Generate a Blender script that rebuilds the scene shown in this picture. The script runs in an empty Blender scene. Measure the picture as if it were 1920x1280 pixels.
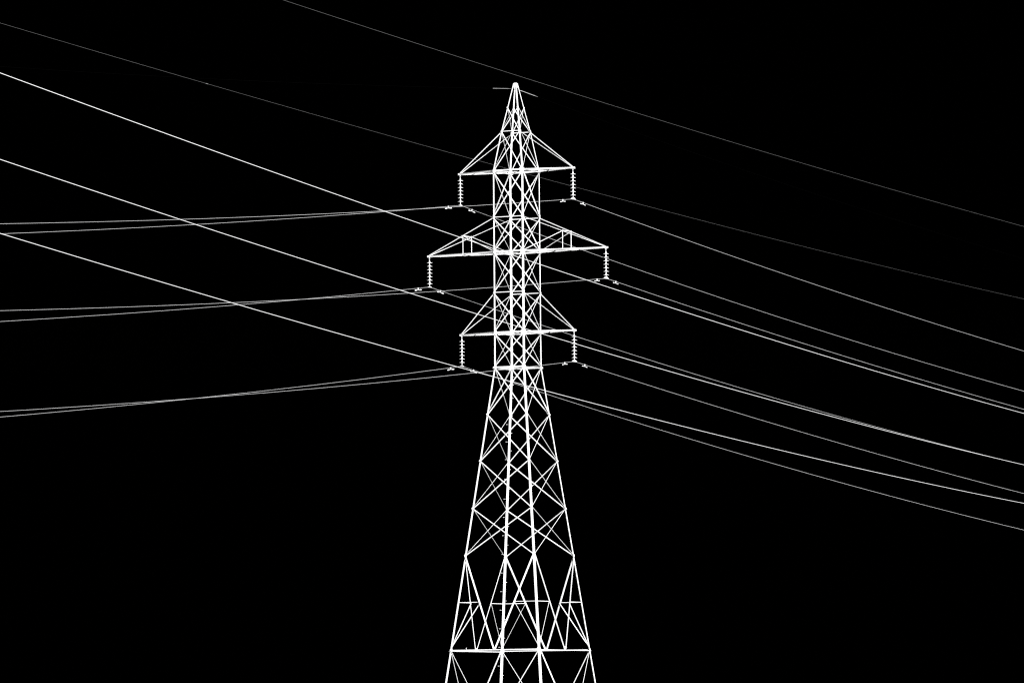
import bpy, math
from mathutils import Vector, Matrix

R = math.radians
scene = bpy.context.scene
col = scene.collection

# ------------------------------------------------------------------ camera
GROUND = 8.5                       # height of the pylon's big belt above the ground (model z=0)
cam_d = bpy.data.cameras.new("camera")
cam = bpy.data.objects.new("camera", cam_d)
col.objects.link(cam)
yaw, pitch, roll = R(-0.0506), R(3.5371), R(0.4977)
R0 = Vector((math.cos(yaw), -math.sin(yaw), 0))
F0 = Vector((math.sin(yaw)*math.cos(pitch), math.cos(yaw)*math.cos(pitch), math.sin(pitch)))
U0 = R0.cross(F0)
RR = R0*math.cos(roll) - U0*math.sin(roll)
UU = R0*math.sin(roll) + U0*math.cos(roll)
m = Matrix((RR, UU, -F0)).transposed().to_4x4()
m.translation = Vector((0, -276.915, -3.9677 + GROUND))
cam.matrix_world = m
cam_d.sensor_fit = 'HORIZONTAL'
cam_d.sensor_width = 36.0
cam_d.lens = 12184.26/1920*36
cam_d.clip_start = 0.5
cam_d.clip_end = 8000
scene.camera = cam

# ------------------------------------------------------------------ night sky
SUN_AZ, SUN_EL = 24.0, 5.0          # light comes from behind the camera, a little to its right
world = bpy.data.worlds.new("World")
scene.world = world
world.use_nodes = True
wn = world.node_tree.nodes
bg = wn["Background"]
sky = wn.new("ShaderNodeTexSky")
sky.sky_type = 'NISHITA'
sky.sun_disc = False
sky.sun_elevation = R(SUN_EL)
sky.sun_rotation = R(180 - SUN_AZ)
world.node_tree.links.new(sky.outputs[0], bg.inputs[0])
bg.inputs[1].default_value = 0.000005      # as black as the photograph's sky

# ------------------------------------------------------------------ sun
sd = bpy.data.lights.new("sun", 'SUN')
sd.energy = 5.0
sd.angle = R(18)
sd.color = (1.0, 1.0, 1.0)         # the photograph is black and white
sun = bpy.data.objects.new("sun", sd)
col.objects.link(sun)
S = Vector((math.sin(R(SUN_AZ))*math.cos(R(SUN_EL)), -math.cos(R(SUN_AZ))*math.cos(R(SUN_EL)), math.sin(R(SUN_EL))))
sun.rotation_euler = S.to_track_quat('Z', 'Y').to_euler()
sun.location = (20, -60, 40)

vs = scene.view_settings
vs.view_transform = 'Standard'
vs.look = 'None'
vs.gamma = 1.0
vs.use_curve_mapping = False
vs.exposure = 1.05
scene.cycles.use_denoising = False     # keeps the hair-thin wires clean and grey
scene.cycles.use_adaptive_sampling = False
scene.cycles.filter_width = 1.15

# ------------------------------------------------------------------ materials
def mat(name, c1, c2, scale, rough=0.6, metal=0.0, bump=0.0):
    mt = bpy.data.materials.new(name)
    mt.use_nodes = True
    nt = mt.node_tree
    b = nt.nodes["Principled BSDF"]
    tc = nt.nodes.new("ShaderNodeTexCoord")
    nz = nt.nodes.new("ShaderNodeTexNoise")
    nz.inputs["Scale"].default_value = scale
    nz.inputs["Detail"].default_value = 6
    rp = nt.nodes.new("ShaderNodeValToRGB")
    rp.color_ramp.elements[0].position = 0.3
    rp.color_ramp.elements[1].position = 0.7
    rp.color_ramp.elements[0].color = (*c1, 1)
    rp.color_ramp.elements[1].color = (*c2, 1)
    nt.links.new(tc.outputs["Object"], nz.inputs["Vector"])
    nt.links.new(nz.outputs["Fac"], rp.inputs["Fac"])
    nt.links.new(rp.outputs["Color"], b.inputs["Base Color"])
    b.inputs["Roughness"].default_value = rough
    b.inputs["Metallic"].default_value = metal
    if bump:
        bp = nt.nodes.new("ShaderNodeBump")
        bp.inputs["Strength"].default_value = bump
        nt.links.new(nz.outputs["Fac"], bp.inputs["Height"])
        nt.links.new(bp.outputs["Normal"], b.inputs["Normal"])
    return mt

M_STEEL = mat("white_painted_steel", (.77, .77, .77), (.83, .83, .83), 3.0, .55)
M_DISC = mat("white_porcelain", (.79, .79, .79), (.84, .84, .84), 9.0, .35)
M_FIT = mat("galvanised_fitting", (.72, .72, .72), (.80, .80, .80), 12.0, .5)
M_COND = mat("aluminium_conductor", (.44, .44, .44), (.52, .52, .52), 2.0, .6)
M_COND2 = mat("bright_aluminium_conductor", (.82, .82, .82), (.87, .87, .87), 2.0, .55)
M_GREY = mat("weathered_steel_wire", (.115, .115, .115), (.155, .155, .155), .6, .7)
M_DARK = mat("dark_steel_wire", (.003, .003, .003), (.006, .006, .006), .6, .8)
M_DARK.node_tree.nodes["Principled BSDF"].inputs["Specular IOR Level"].default_value = 0.0
M_GREY.node_tree.nodes["Principled BSDF"].inputs["Specular IOR Level"].default_value = 0.2
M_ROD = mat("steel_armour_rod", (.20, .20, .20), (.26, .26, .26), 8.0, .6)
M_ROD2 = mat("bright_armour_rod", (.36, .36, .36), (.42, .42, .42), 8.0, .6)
M_CONC = mat("concrete", (.25, .24, .23), (.38, .37, .35), 6.0, .9, 0, .3)
M_GRASS = mat("rough_grass", (.03, .045, .015), (.07, .085, .03), .8, .95, 0, .4)

# ------------------------------------------------------------------ helpers
TH = R(29.964)

def link(name, me, parent=None, material=None):
    o = bpy.data.objects.new(name, me)
    col.objects.link(o)
    if parent is not None:
        o.parent = parent
    if material is not None and me is not None and not me.materials:
        me.materials.append(material)
    return o

def mesh(name, V, F, smooth=False):
    me = bpy.data.meshes.new(name)
    me.from_pydata([tuple(v) for v in V], [], F)
    me.update()
    if smooth:
        me.polygons.foreach_set("use_smooth", [True]*len(me.polygons))
    return me

def tag(o, label, cat, group=None):
    o["label"] = label
    o["category"] = cat
    if group:
        o["group"] = group

class MB:
    """collects solids that end up in one mesh"""
    def __init__(s): s.V, s.F = [], []
    def add(s, V, F):
        k = len(s.V); s.V += [Vector(v) for v in V]; s.F += [tuple(i+k for i in f) for f in F]
        return s
    def prism(s, prof, p0, p1, ex, ey):
        """extrude a 2-D profile (counter-clockwise) from p0 to p1"""
        n = len(prof)
        V = [p + ex*x + ey*y for p in (p0, p1) for x, y in prof]
        F = [(i, (i+1) % n, n+(i+1) % n, n+i) for i in range(n)]
        if n == 6:   # L profile: two quads per cap
            F += [(3, 2, 1, 0), (5, 4, 3, 0), (6, 7, 8, 9), (6, 9, 10, 11)]
        else:
            F += [tuple(range(n-1, -1, -1)), tuple(range(n, 2*n))]
        return s.add(V, F)
    def box(s, c, a, b, d):
        """box at c with half vectors a, b, d"""
        V = [c + a*i + b*j + d*k for i in (-1, 1) for j in (-1, 1) for k in (-1, 1)]
        return s.add(V, [(0, 1, 3, 2), (4, 6, 7, 5), (0, 4, 5, 1), (2, 3, 7, 6), (0, 2, 6, 4), (1, 5, 7, 3)])
    def tube(s, pts, r, n=6):
        k0 = len(s.V)
        for i, p in enumerate(pts):
            a = pts[max(i-1, 0)]; b = pts[min(i+1, len(pts)-1)]
            d = (b-a).normalized()
            x = d.cross(Vector((0, 0, 1)) if abs(d.z) < .95 else Vector((1, 0, 0))).normalized()
            y = x.cross(d)
            rr = r[i] if isinstance(r, (list, tuple)) else r
            for j in range(n):
                t = 2*math.pi*j/n
                s.V.append(p + x*rr*math.cos(t) + y*rr*math.sin(t))
        for i in range(len(pts)-1):
            for j in range(n):
                a = k0+i*n+j; b = k0+i*n+(j+1) % n
                s.F.append((a, b, b+n, a+n))
        e = k0+(len(pts)-1)*n
        s.F.append(tuple(range(k0+n-1, k0-1, -1)))
        s.F.append(tuple(range(e, e+n)))
        return s
    def lathe(s, prof, n=16):
        """profile of (z, r), top to bottom, around the z axis"""
        k0 = len(s.V)
        for z, r in prof:
            for j in range(n):
                t = 2*math.pi*j/n
                s.V.append(Vector((r*math.cos(t), r*math.sin(t), z)))
        for i in range(len(prof)-1):
            for j in range(n):
                a = k0+i*n+j; b = k0+i*n+(j+1) % n
                s.F.append((a, a+n, b+n, b))
        s.F.append(tuple(range(k0, k0+n)))
        e = k0+(len(prof)-1)*n
        s.F.append(tuple(range(e+n-1, e-1, -1)))
        return s
    def build(s, name, material, parent=None, smooth=False):
        return link(name, mesh(name, s.V, s.F, smooth), parent, material)

VIEW = Matrix.Rotation(TH, 3, 'Z') @ Vector((0, 1, 0))   # line of sight in the pylon's own frame

def l_bar(mb, p0, p1, n, a, b=None, t=.006, off=0.0, out=1, wide=True):
    """steel angle: one flange in the plane with normal n, the other standing along out*n.
    wide picks which edge of the flange carries the standing flange."""
    b = a if b is None else b
    ax = (p1-p0).normalized()
    n = (n - ax*n.dot(ax)).normalized()
    e1 = n.cross(ax).normalized()
    sdir = VIEW.cross(ax).normalized()
    sgn = (e1.dot(sdir))*(n.dot(sdir)*out)
    if (sgn > 0) == wide:
        e1 = -e1
    ey = n*out
    o = n*off - e1*(a/2)
    prof = [(0, 0), (a, 0), (a, t), (t, t), (t, b), (0, b)]
    if e1.cross(ey).dot(ax) < 0:
        prof = prof[::-1]
        prof = prof[-1:] + prof[:-1]
    mb.prism(prof, p0+o, p1+o, e1, ey)

# ------------------------------------------------------------------ ground
def ground():
    V, F = [], []
    N, E = 48, 3000.0
    for i in range(N+1):
        for j in range(N+1):
            x = (i/N*2-1); y = (j/N*2-1)
            x = math.copysign(abs(x)**2.2, x)*E; y = math.copysign(abs(y)**2.2, y)*E
            d = math.hypot(x, y)
            z = .25*math.sin(x*.021+1.3)*math.sin(y*.017+.4)*min(1, max(0, (d-12)/60))
            V.append((x, y, z))
    for i in range(N):
        for j in range(N):
            a = i*(N+1)+j
            F.append((a, a+N+1, a+N+2, a+1))
    g = link("ground", mesh("ground", V, F, True), None, M_GRASS)
    g["kind"] = "structure"
ground()

# ------------------------------------------------------------------ pylon
pylon = link("pylon", None)
pylon.location = (0, 0, GROUND)
pylon.rotation_euler = (0, 0, -TH)
pylon.empty_display_size = 1
tag(pylon, "tall white steel lattice pylon with three crossarms and pointed peak", "pylon")

Z = dict(P=24.17, A=23.148, B=22.125, C=20.438, D=18.445, E=16.97, F=15.23, G=13.52, H=12.034,
         I=10.025, J=8.042, K=6.018, L=4.019, M=0.0, O=-8.3)
W = dict(P=.054, A=.243, B=.442, C=.707, D=.709, E=.710, F=.712, G=.714, H=.718,
         I=.959, J=1.196, K=1.438, L=1.679, M=2.160, O=3.155)
DW = .022                                   # the heel of the leg angle stands outside the bolt line
CORN = {'l': (-1, -1), 'n': (1, -1), 'r': (1, 1), 'f': (-1, 1)}   # left, near, right, far legs
FACES = [('l', 'n'), ('n', 'r'), ('r', 'f'), ('f', 'l')]

def node(c, lv, extra=0.0):
    su, sv = CORN[c]; w = W[lv]+extra
    return Vector((su*w, sv*w, Z[lv]))

def face_normal(c1, c2, la, lb):
    a, b, d = node(c1, la), node(c2, la), node(c1, lb)
    n = (b-a).cross(d-a).normalized()
    mid = (a+b)/2
    if n.dot(Vector((mid.x, mid.y, 0))) < 0:
        n = -n
    return n

# legs
LEG = [('P', 'A', 0.045), ('A', 'B', 0.047), ('B', 'C', 0.052), ('C', 'D', 0.059), ('D', 'E', 0.062), ('E', 'F', 0.065), ('F', 'G', 0.067),
       ('G', 'H', 0.068), ('H', 'I', 0.070), ('I', 'J', 0.072), ('J', 'K', 0.074), ('K', 'L', 0.077), ('L', 'M', 0.079), ('M', 'O', 0.084)]
for c, (su, sv) in CORN.items():
    mb = MB()
    for a, b, s in LEG:
        t = .009
        p0 = node(c, a, DW); p1 = node(c, b, DW)
        prof = [(0, 0), (s, 0), (s, t), (t, t), (t, s), (0, s)]
        ex, ey = Vector((-su, 0, 0)), Vector((0, -sv, 0))
        if ex.cross(ey).dot(p1-p0) < 0:
            prof = prof[::-1]; prof = prof[-1:]+prof[:-1]
        mb.prism(prof, p0, p1, ex, ey)
    leg = mb.build("leg", M_STEEL, pylon)
    # concrete footing under the leg
    mb = MB()
    p = node(c, 'O', DW)
    zt = Z['O']
    for (z0, z1, h) in ((-9.2, zt-.02, .42), (zt-.02, zt+.05, .36)):
        mb.box(Vector((p.x-su*.05, p.y-sv*.05, (z0+z1)/2)), Vector((h, 0, 0)), Vector((0, h, 0)), Vector((0, 0, (z1-z0)/2)))
    mb.build("footing", M_CONC, pylon)

# crossed braces; sizes per panel, and which ones show a wide angle on the narrow faces
PANEL = [('A', 'B', .025, 0), ('B', 'C', .027, 0), ('C', 'D', .035, 1), ('D', 'E', .033, 1), ('E', 'F', .035, 0), ('F', 'G', .035, 0),
         ('G', 'H', .035, 0), ('H', 'I', .034, 1), ('I', 'J', .034, 0), ('J', 'K', .034, 0), ('K', 'L', .034, 0), ('M', 'O', .038, 2)]
def brace(name, p0, p1, n, a, off, out, wide, parent=pylon, b=None):
    mb = MB()
    l_bar(mb, p0, p1, n, a, b=b, off=off, out=out, wide=wide)
    return mb.build(name, M_STEEL, parent)

for a, b, s, mode in PANEL:
    for c1, c2 in FACES:
        n = face_normal(c1, c2, a, b)
        broad = (c1, c2) in (('l', 'n'), ('r', 'f'))
        for (x, y, outer) in ((c1, c2, True), (c2, c1, False)):
            p0 = node(x, a); p1 = node(y, b)
            if a in 'CDEFG':                       # bolted just clear of the belts
                p0 = p0 + Vector((0, 0, -.045)); p1 = p1 + Vector((0, 0, .06))
            if broad:
                wide = mode != 2
                s2 = s
            else:
                heavy = (x, y) in (('f', 'l'), ('n', 'r'))
                wide = heavy and mode in (1, 2)
                s2 = s if wide else s*.74
            if outer:
                brace("diagonal_brace", p0, p1, n, s2, DW+.002, 1, wide)
            else:
                brace("diagonal_brace", p0, p1, n, s2, DW-.012, -1, wide)

# horizontal belts
RINGS = [('B', .034, 0), ('C', .062, 1), ('D', .036, 0), ('E', .066, 1), ('F', .036, 0), ('G', .066, 1), ('H', .062, 1), ('M', .044, 1)]
for lv, s, full in RINGS:
    for c1, c2 in FACES:
        broad = (c1, c2) in (('l', 'n'), ('r', 'f'))
        if not broad and not full:
            continue
        p0, p1 = node(c1, lv), node(c2, lv)
        d = (p1-p0).normalized()
        ext = .075 if (lv == 'H' and broad) else .03
        n = Vector((p0.x+p1.x, p0.y+p1.y, 0)).normalized()
        zoff = Vector((0, 0, 0 if broad else -.03))
        brace("belt_beam", p0-d*ext+zoff, p1+d*ext+zoff, n, s if broad else s*.8, DW+.012, 1, True, b=.05)
    if full and lv != 'M':            # flat cross inside the belt
        for x, y, dz in (('l', 'r', -.045), ('n', 'f', -.06)):
            p0, p1 = node(x, lv), node(y, lv)
            brace("plan_brace", p0+Vector((0, 0, dz)), p1+Vector((0, 0, dz)), Vector((0, 0, 1)), .04, 0, 1, True, b=.03)

# V braces over the big belt, with their redundants
for c1, c2 in FACES:
    broad = (c1, c2) in (('l', 'n'), ('r', 'f'))
    n = face_normal(c1, c2, 'L', 'M')
    mid = (node(c1, 'M')+node(c2, 'M'))/2
    for c, o in ((c1, .008 if broad else .022), (c2, .008 if broad else .022)):
        top, bot = node(c, 'L'), node(c, 'M')
        d = (node(c2, 'M')-node(c1, 'M')).normalized()*(-abs(o) if c == c1 else abs(o))
        v0 = mid + d*2.0
        brace("inclined_brace", top, v0, n, .050, DW+.002, 1, broad)
        q = top.lerp(v0, .50); lg = top.lerp(bot, .50)
        brace("redundant_strut", q+Vector((0, 0, .02)), lg+Vector((0, 0, .02)), n, .026, DW-.012, -1, True)
        brace("knee_brace", q, bot+Vector((0, 0, .10)), n, .030 if (c in 'lr') else .024, DW-.02, -1, c in 'lr')
    mb = MB()
    mb.box(mid+Vector((0, 0, .06))+n*(DW+.001), (node(c2, 'M')-node(c1, 'M')).normalized()*.055, n*.004, Vector((0, 0, .06)))
    mb.build("gusset_plate", M_STEEL, pylon)

# gusset plates at the joints
for lv, h, w_, reach in (('A', .035, .04, .045), ('B', .055, .05, .03), ('C', .08, .08, .02), ('D', .065, .05, .03), ('E', .08, .08, .02),
                         ('F', .06, .05, .03), ('G', .08, .08, .02), ('H', .07, .07, .03), ('I', .045, .05, .05), ('J', .045, .05, .05),
                         ('K', .045, .05, .05), ('L', .06, .06, .05), ('M', .07, .07, .035)):
    for c1, c2 in FACES:
        broad = (c1, c2) in (('l', 'n'), ('r', 'f'))
        nx = {'A': 'B', 'M': 'O'}.get(lv, lv)
        order = list(Z); i = order.index(lv)
        n = face_normal(c1, c2, lv, order[i+1])
        d = (node(c2, lv)-node(c1, lv)).normalized()
        up = n.cross(d).normalized()
        if up.z < 0: up = -up
        for c, sg in ((c1, 1), (c2, -1)):
            p = node(c, lv)
            mb = MB()
            k = w_ if broad else w_*.8
            shift = d*sg*(k-reach)
            # chamfered plate lying on the face, reaching a little past the heel of the leg
            prof = [(-k, -h*.3), (-k*.4, -h), (k*.5, -h), (k, -h*.4), (k, h*.4), (k*.5, h), (-k*.4, h), (-k, h*.3)]
            ex = d*sg; ey = up
            t0 = p+shift+n*(DW+.0085+(.0 if broad else .001)); t1 = t0+n*.006
            if ex.cross(ey).dot(n) < 0:
                prof = prof[::-1]
            mb.prism(prof, t0, t1, ex, ey)
            mb.build("gusset_plate", M_STEEL, pylon)

# peak
mb = MB()
mb.box(Vector((0, 0, 24.178)), Vector((.076, 0, 0)), Vector((0, .076, 0)), Vector((0, 0, .008)))
mb.add([(-.070, -.070, 24.186), (.070, -.070, 24.186), (.070, .070, 24.186), (-.070, .070, 24.186),
        (-.045, -.045, 24.225), (.045, -.045, 24.225), (.045, .045, 24.225), (-.045, .045, 24.225)],
       [(0, 1, 5, 4), (1, 2, 6, 5), (2, 3, 7, 6), (3, 0, 4, 7), (4, 5, 6, 7), (3, 2, 1, 0)])
for ax_, bx_ in ((Vector((1, 0, 0)), Vector((0, 1, 0))), (Vector((0, 1, 0)), Vector((1, 0, 0)))):
    for s_ in (-1, 1):
        mb.box(bx_*s_*.079 + Vector((0, 0, 24.09)), ax_*.055, bx_*.003, Vector((0, 0, .07)))
mb.build("peak_cap", M_STEEL, pylon)

# step bolts up the far leg, in turn on its two flanges
proto = {}
for side in (0, 1):
    mb = MB()
    dv = Vector((-1, 0, 0)) if side == 0 else Vector((0, 1, 0))
    mb.tube([Vector((0, 0, 0)), dv*.125], .0085, 6)
    mb.tube([dv*.118, dv*.140], .016, 6)
    mb.tube([dv*.004, dv*.018], .017, 6)
    me = mesh("step_bolt", mb.V, mb.F); me.materials.append(M_FIT)
    proto[side] = me
zl = [9.675, 8.934, 8.182, 7.352, 6.506, 5.725, 4.944, 4.15, 3.351, 2.553, 1.763, .966, .177, -.63] + [-.63-.79*i for i in range(1, 9)]
bolts = [(z, 0) for z in zl] + [((zl[i]+zl[i+1])/2, 1) for i in range(len(zl)-1)] + [(10.05, 1), (10.8, 1), (11.36, 1), (11.7, 1)]
for z, side in bolts:
    lv = ('M', 'O') if z < 0 else ('H', 'M')
    f_ = (z-Z[lv[0]])/(Z[lv[1]]-Z[lv[0]])
    w = W[lv[0]]+(W[lv[1]]-W[lv[0]])*f_+DW
    o = link("step_bolt", proto[side], pylon)
    o.location = (-w, w-.04, z) if side == 0 else (-w+.04, w, z)

# small upright clip on the big belt
mb = MB()
pc = node('l', 'M').lerp(node('f', 'M'), .31)
mb.tube([pc+Vector((-.03, 0, .0)), pc+Vector((-.03, 0, .11))], .011, 6)
mb.tube([pc+Vector((-.05, 0, .095)), pc+Vector((-.01, 0, .125))], .011, 6)
mb.build("clip", M_FIT, pylon)

# ------------------------------------------------------------------ crossarms
ARMS = [('C', 'B', 2.781, "top"), ('E', 'D', 4.352, "middle"), ('G', 'F', 2.768, "bottom")]
for lo, hi, U, nm in ARMS:
    for s in (-1, 1):
        cs = ('l', 'f') if s < 0 else ('n', 'r')
        tip = Vector((s*U, 0, Z[lo]))
        X = Vector((s, 0, 0)); Y = Vector((0, 1, 0)); ZZ = Vector((0, 0, 1))
        mb = MB()                                       # tip bracket: two cheeks, end plate and hanger plate
        mb.box(tip-Y*.045, X*.085, Y*.005, ZZ*.037)
        mb.box(tip+Y*.045, X*.085, Y*.005, ZZ*.037)
        mb.box(tip+X*.05+ZZ*.004, X*.022, Y*.065, ZZ*.036)
        mb.box(tip-ZZ*.060, X*.024, Y*.006, ZZ*.022)
        arm = mb.build("crossarm", M_STEEL, pylon)
        arm["label"] = ("left" if s < 0 else "right") + " " + nm + " crossarm of the white lattice pylon"
        lows, ups = {}, {}
        for c in cs:
            sv = CORN[c][1]
            p0 = node(c, lo); p1 = tip + Vector((-s*.03, sv*.035, 0))
            mb = MB()
            l_bar(mb, p0-X*.05, p1, Vector((0, sv, 0)), .056, b=.040, t=.007, off=.012, out=1, wide=True)
            mb.build("lower_chord", M_STEEL, arm)
            lows[c] = (p0, p1)
            q0 = node(c, hi); q1 = tip + Vector((-s*.03, sv*.03, .05))
            mb = MB()
            l_bar(mb, q0-X*.03, q1, Vector((0, sv, 0)), .034 if c in 'lr' else .027, b=.022, off=.012, out=1, wide=c in 'lr')
            mb.build("upper_chord", M_STEEL, arm)
            ups[c] = (q0, q1)
        # flat lattice between the lower chords
        ks = (.0, .22, .42, .60, .76) if nm == "middle" else (.0, .28, .54, .76)
        for i in range(len(ks)-1):
            a_, b_ = (cs[i % 2], cs[(i+1) % 2])
            p = lows[a_][0].lerp(lows[a_][1], ks[i]); q = lows[b_][0].lerp(lows[b_][1], ks[i+1])
            mb = MB()
            l_bar(mb, p-ZZ*.022, q-ZZ*.022, Vector((0, 0, 1)), .036, b=.03, out=1, wide=True)
            mb.build("lattice_bar", M_STEEL, arm)
        if nm == "middle":                               # post frame halfway along the long arms
            top, bot = {}, {}
            for c in cs:
                sv = CORN[c][1]
                t_ = ups[c][0].lerp(ups[c][1], .484)
                # same distance out on the lower chord
                f_ = (t_.x-lows[c][0].x)/(lows[c][1].x-lows[c][0].x)
                b_ = lows[c][0].lerp(lows[c][1], f_)
                top[c], bot[c] = t_, b_
                mb = MB()
                l_bar(mb, b_-ZZ*.03, t_+ZZ*.03, Vector((0, sv, 0)), .026, b=.02, out=-1, wide=True, off=-.004)
                mb.build("post", M_STEEL, arm)
                mb = MB()
                l_bar(mb, t_, node(c, lo)+ZZ*.02, Vector((0, sv, 0)), .029, b=.022, out=-1, wide=c in 'ln', off=-.012)
                mb.build("strut", M_STEEL, arm)
            for e in (top, bot):
                a_, b_ = e[cs[0]], e[cs[1]]
                d = (b_-a_).normalized()
                mb = MB()
                l_bar(mb, a_-d*.03, b_+d*.03, Vector((s, 0, 0)), .036, b=.03, off=.02, out=1, wide=True)
                mb.build("spreader", M_STEEL, arm)

# ------------------------------------------------------------------ insulators, conductors, dampers
UNIT = [(.118, .010), (.104, .016), (.070, .025), (.042, .033), (.030, .046), (.018, .085), (.007, .119), (-.003, .121),
        (-.008, .114), (.001, .080), (.000, .046), (-.010, .032), (-.024, .014), (-.032, .010)]
mb = MB().lathe([p for p in UNIT], 20)
ME_DISC = mesh("disc", mb.V, mb.F, True); ME_DISC.materials.append(M_DISC)
mb = MB().lathe([(.121, .012), (.110, .020), (.072, .0285), (.048, .037), (.044, .030)], 12)
ME_CAP = mesh("cap", mb.V, mb.F, True); ME_CAP.materials.append(M_FIT)

def arm_obj(name, loc):
    e = link(name, None)
    e.location = Matrix.Rotation(-TH, 3, 'Z') @ Vector(loc) + Vector((0, 0, GROUND))
    e.rotation_euler = (0, 0, -TH)
    e.empty_display_size = .3
    return e

#  name: (u, tip z, cable z, left slope, left curve, right slope, right curve)
PH = {('left', 'top'): (-2.781, 20.438, 19.1056, .11224, .000387, -.12329, .000406, (-1.03, .97)),
      ('right', 'top'): (2.781, 20.438, 19.1056, .10477, .000354, -.11484, .000366, (-.89, .86)),
      ('left', 'middle'): (-4.352, 16.97, 15.659, .10976, .000376, -.12215, .000424, (-.97, .91)),
      ('right', 'middle'): (4.352, 16.97, 15.659, .10036, .000369, -.11045, .000355, (-.79, .84)),
      ('left', 'bottom'): (-2.768, 13.52, 12.1918, .11500, .000384, -.12459, .000401, (-.96, .98)),
      ('right', 'bottom'): (2.768, 13.52, 12.1918, .10572, .000381, -.11446, .000363, (-.83, .90))}

def span_pts(z0, aL, bL, aR, bR, tmin, tmax):
    ts = sorted(set([tmin+(0-tmin)*i/70 for i in range(71)] + [tmax*i/70 for i in range(71)] + [-1.6, -.8, -.35, .35, .8, 1.6]))
    out = []
    for t in ts:
        z = z0 + (aL*t+bL*t*t if t < 0 else aR*t+bR*t*t)
        out.append(Vector((0, t, z)))
    return out

def damper(e, heavy):
    """weights hang level with the local cable, which runs along local y"""
    L = .27 if heavy else .225
    rw = .028 if heavy else .019
    mb = MB()
    mb.box(Vector((0, 0, -.030)), Vector((.012, 0, 0)), Vector((0, .022, 0)), Vector((0, 0, .045)))
    mb.box(Vector((0, 0, .006)), Vector((.016, 0, 0)), Vector((0, .030, 0)), Vector((0, 0, .014)))
    mb.build("clamp", M_FIT, e)
    mb = MB()
    mb.tube([Vector((0, y, -.072-.10*y*y)) for y in (-L*.9, -L*.5, 0, L*.5, L*.9)], .008, 6)
    mb.build("messenger_rod", M_FIT, e)
    for s in (-1, 1):
        mb = MB()
        y0, y1 = L*.38, L
        mb.tube([Vector((0, s*y, -.074-.12*y*y)) for y in (y0, y0+.02, (y0+y1)/2, y1-.03, y1)],
                [rw*.55, rw*.9, rw, rw*1.0, rw*.7], 10)
        mb.build("weight", M_FIT, e, True)

for (side, lv), (u, zt, zc, aL, bL, aR, bR, td) in PH.items():
    where = "left" if side == 'left' else "right"
    st = arm_obj("insulator_string", (u, 0, zt))
    tag(st, "string of seven white insulator discs hanging from the %s tip of the %s crossarm" % (where, lv), "insulator", "insulator strings on the pylon")
    mb = MB()                                            # shackle
    for sx in (-1, 1):
        mb.tube([Vector((sx*.020, 0, -.070)), Vector((sx*.018, 0, -.095)), Vector((sx*.004, 0, -.160))], .0050, 6)
    mb.tube([Vector((-.026, 0, -.070)), Vector((.026, 0, -.070))], .008, 6)
    mb.build("shackle", M_FIT, st)
    for i in range(7):
        d = link("disc", ME_DISC, st); d.location = (0, 0, -.276-.150*i)
        c = link("cap", ME_CAP, d)
    drop = zc - zt
    big = side == 'right'
    mb = MB()                                            # suspension clamp: yoke and boat
    mb.tube([Vector((0, 0, -1.205)), Vector((0, 0, drop+.05))], .018 if not big else .014, 8)
    hl, hh = (.17, .055) if big else (.12, .016)
    prof = [(-hl, -.028), (hl, -.028), (hl*1.0, -.008), (hl*.45, hh), (-hl*.45, hh), (-hl*1.0, -.008)]
    V = []
    for x in (-.028, .028):
        V += [(x, y, drop+z+.008) for y, z in prof]
    n = len(prof)
    Fc = [tuple(range(n)), tuple(range(2*n-1, n-1, -1))] + [(i, i+n, (i+1) % n+n, (i+1) % n) for i in range(n)]
    mb.add(V, Fc)
    mb.build("suspension_clamp", M_FIT, st)

    e = arm_obj("conductor", (u, 0, 0))
    me_pts = span_pts(zc, aL, bL, aR, bR, -286, 286)
    mb = MB().tube(me_pts, .0074, 6)
    bpy.data.objects.remove(e)
    o = mb.build("conductor", M_COND, None, True)
    o.location = Matrix.Rotation(-TH, 3, 'Z') @ Vector((u, 0, 0)) + Vector((0, 0, GROUND))
    o.rotation_euler = (0, 0, -TH)
    tag(o, "thin pale conductor clamped under the %s insulator string of the %s crossarm" % (where, lv), "power line", "conductors carried by the pylon")

    for t in td:
        z = zc + (aL*t+bL*t*t if t < 0 else aR*t+bR*t*t)
        slope = aL if t < 0 else aR
        dm = arm_obj("vibration_damper", (u, t, z))
        dm.rotation_euler = (Matrix.Rotation(-TH, 3, 'Z') @ Matrix.Rotation(math.atan(slope), 3, 'X')).to_euler()
        damper(dm, side == 'left')
        tag(dm, "dumbbell vibration damper %s of the clamp at the %s tip of the %s crossarm" % ("left" if t < 0 else "right", where, lv),
            "damper", "vibration dampers on the conductors")

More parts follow.
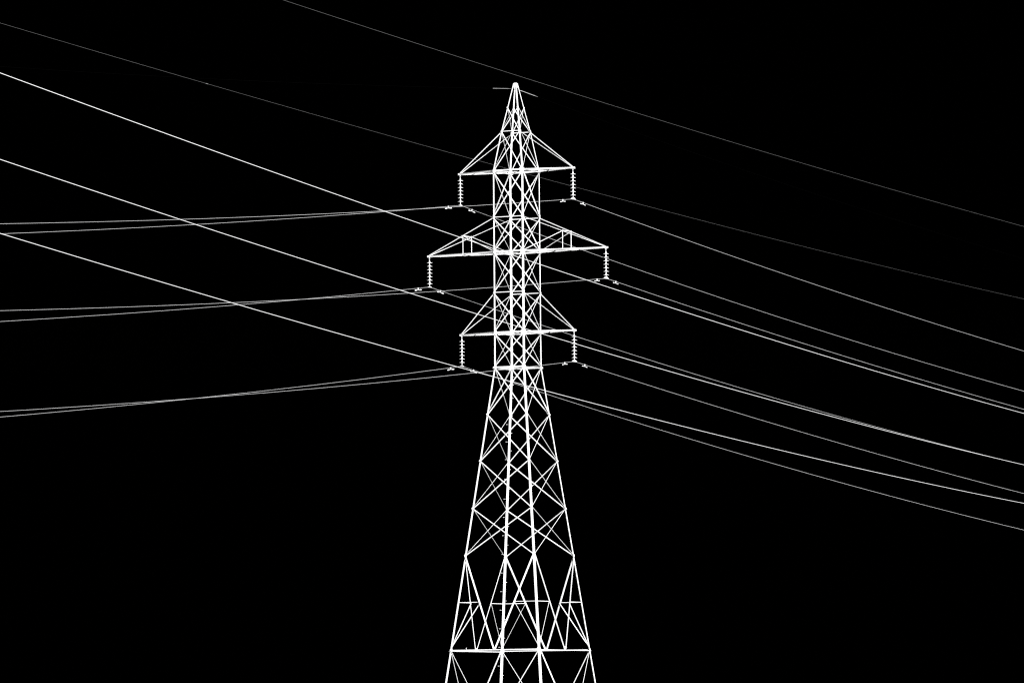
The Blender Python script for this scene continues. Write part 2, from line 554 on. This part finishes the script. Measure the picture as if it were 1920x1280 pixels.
# earth wire over the peak, with its armour rods
e = arm_obj("earth_wire", (0, 0, 0))
tag(e, "very thin dark earth wire over the pylon peak with short bright rods", "power line")
zs = 23.975
f_z = lambda t: zs + (.076*t + .000376*t*t if t < 0 else -.104*t + .000376*t*t)
ts = [-286+2.86*i for i in range(100)] + [0] + [2.86*i for i in range(1, 101)]
mb = MB().tube([Vector((0, t, f_z(t) if abs(t) < 1e9 else 0)) for t in ts], .0018, 6)
mb.build("wire", M_DARK, e, True)
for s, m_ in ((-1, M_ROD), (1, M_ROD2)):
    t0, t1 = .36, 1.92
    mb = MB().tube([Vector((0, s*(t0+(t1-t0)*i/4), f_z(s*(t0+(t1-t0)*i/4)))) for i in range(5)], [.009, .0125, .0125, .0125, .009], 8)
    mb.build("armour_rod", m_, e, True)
mb = MB()
mb.box(Vector((0, 0, zs+.01)), Vector((.02, 0, 0)), Vector((0, .10, 0)), Vector((0, 0, .03)))
mb.build("clamp", M_FIT, e)

# ------------------------------------------------------------------ the other line that crosses in front
PHI = R(18)
CAMY, CAMZ = -276.915, -3.9677
DIR = Vector((math.sin(PHI), math.cos(PHI), 0))
def cross_wire(name, y0, z, a, b, r, material, label, cat, grp, s0=-135, s1=140):
    k = (y0-CAMY)/(-80.0-CAMY)               # figures were surveyed for a line through y = -80
    z0 = CAMZ + (z-CAMZ)*k
    pts = []
    for i in range(141):
        s = s0+(s1-s0)*i/140
        pts.append(Vector((0, s, z0+a*s+b/k*s*s)))
    o = MB().tube(pts, r, 6).build(name, material, None, True)
    o.location = (0, y0, GROUND)
    o.rotation_euler = (0, 0, -PHI)
    tag(o, label, cat, grp)
    return o, z0, k
g1 = "heavy conductors of the crossing line"
cross_wire("conductor", -65, 10.78, -.0363, .000136, .0108, M_COND2, "uppermost of the three bright heavy conductors sweeping down from the left", "power line", g1)
cross_wire("conductor", -65, 8.66, -.0359, .000145, .0104, M_COND2, "middle one of the three bright heavy conductors sweeping down from the left", "power line", g1)
cross_wire("conductor", -65, 6.93, -.0335, .000154, .0102, M_COND2, "lowest of the three bright heavy conductors sweeping down from the left", "power line", g1)
g2 = "earth wires of the crossing line"
cross_wire("earth_wire", -80, 16.32, -.0033, .000090, .0042, M_GREY, "faint grey wire passing above the pylon peak", "power line", g2)
o, z0, k = cross_wire("earth_wire", -48, 13.39, -.0038, .000102, .0036, M_GREY, "faint grey wire crossing the pylon at the top crossarm", "power line", g2)
mb = MB()
sj = -26.5*k
zj = z0-.0038*sj+.000102/k*sj*sj
for dy in (-.05, .05):
    mb.tube([Vector((0, sj+dy-.035, zj)), Vector((0, sj+dy+.035, zj))], .009, 8)
mb.build("splice_sleeve", M_ROD, o)
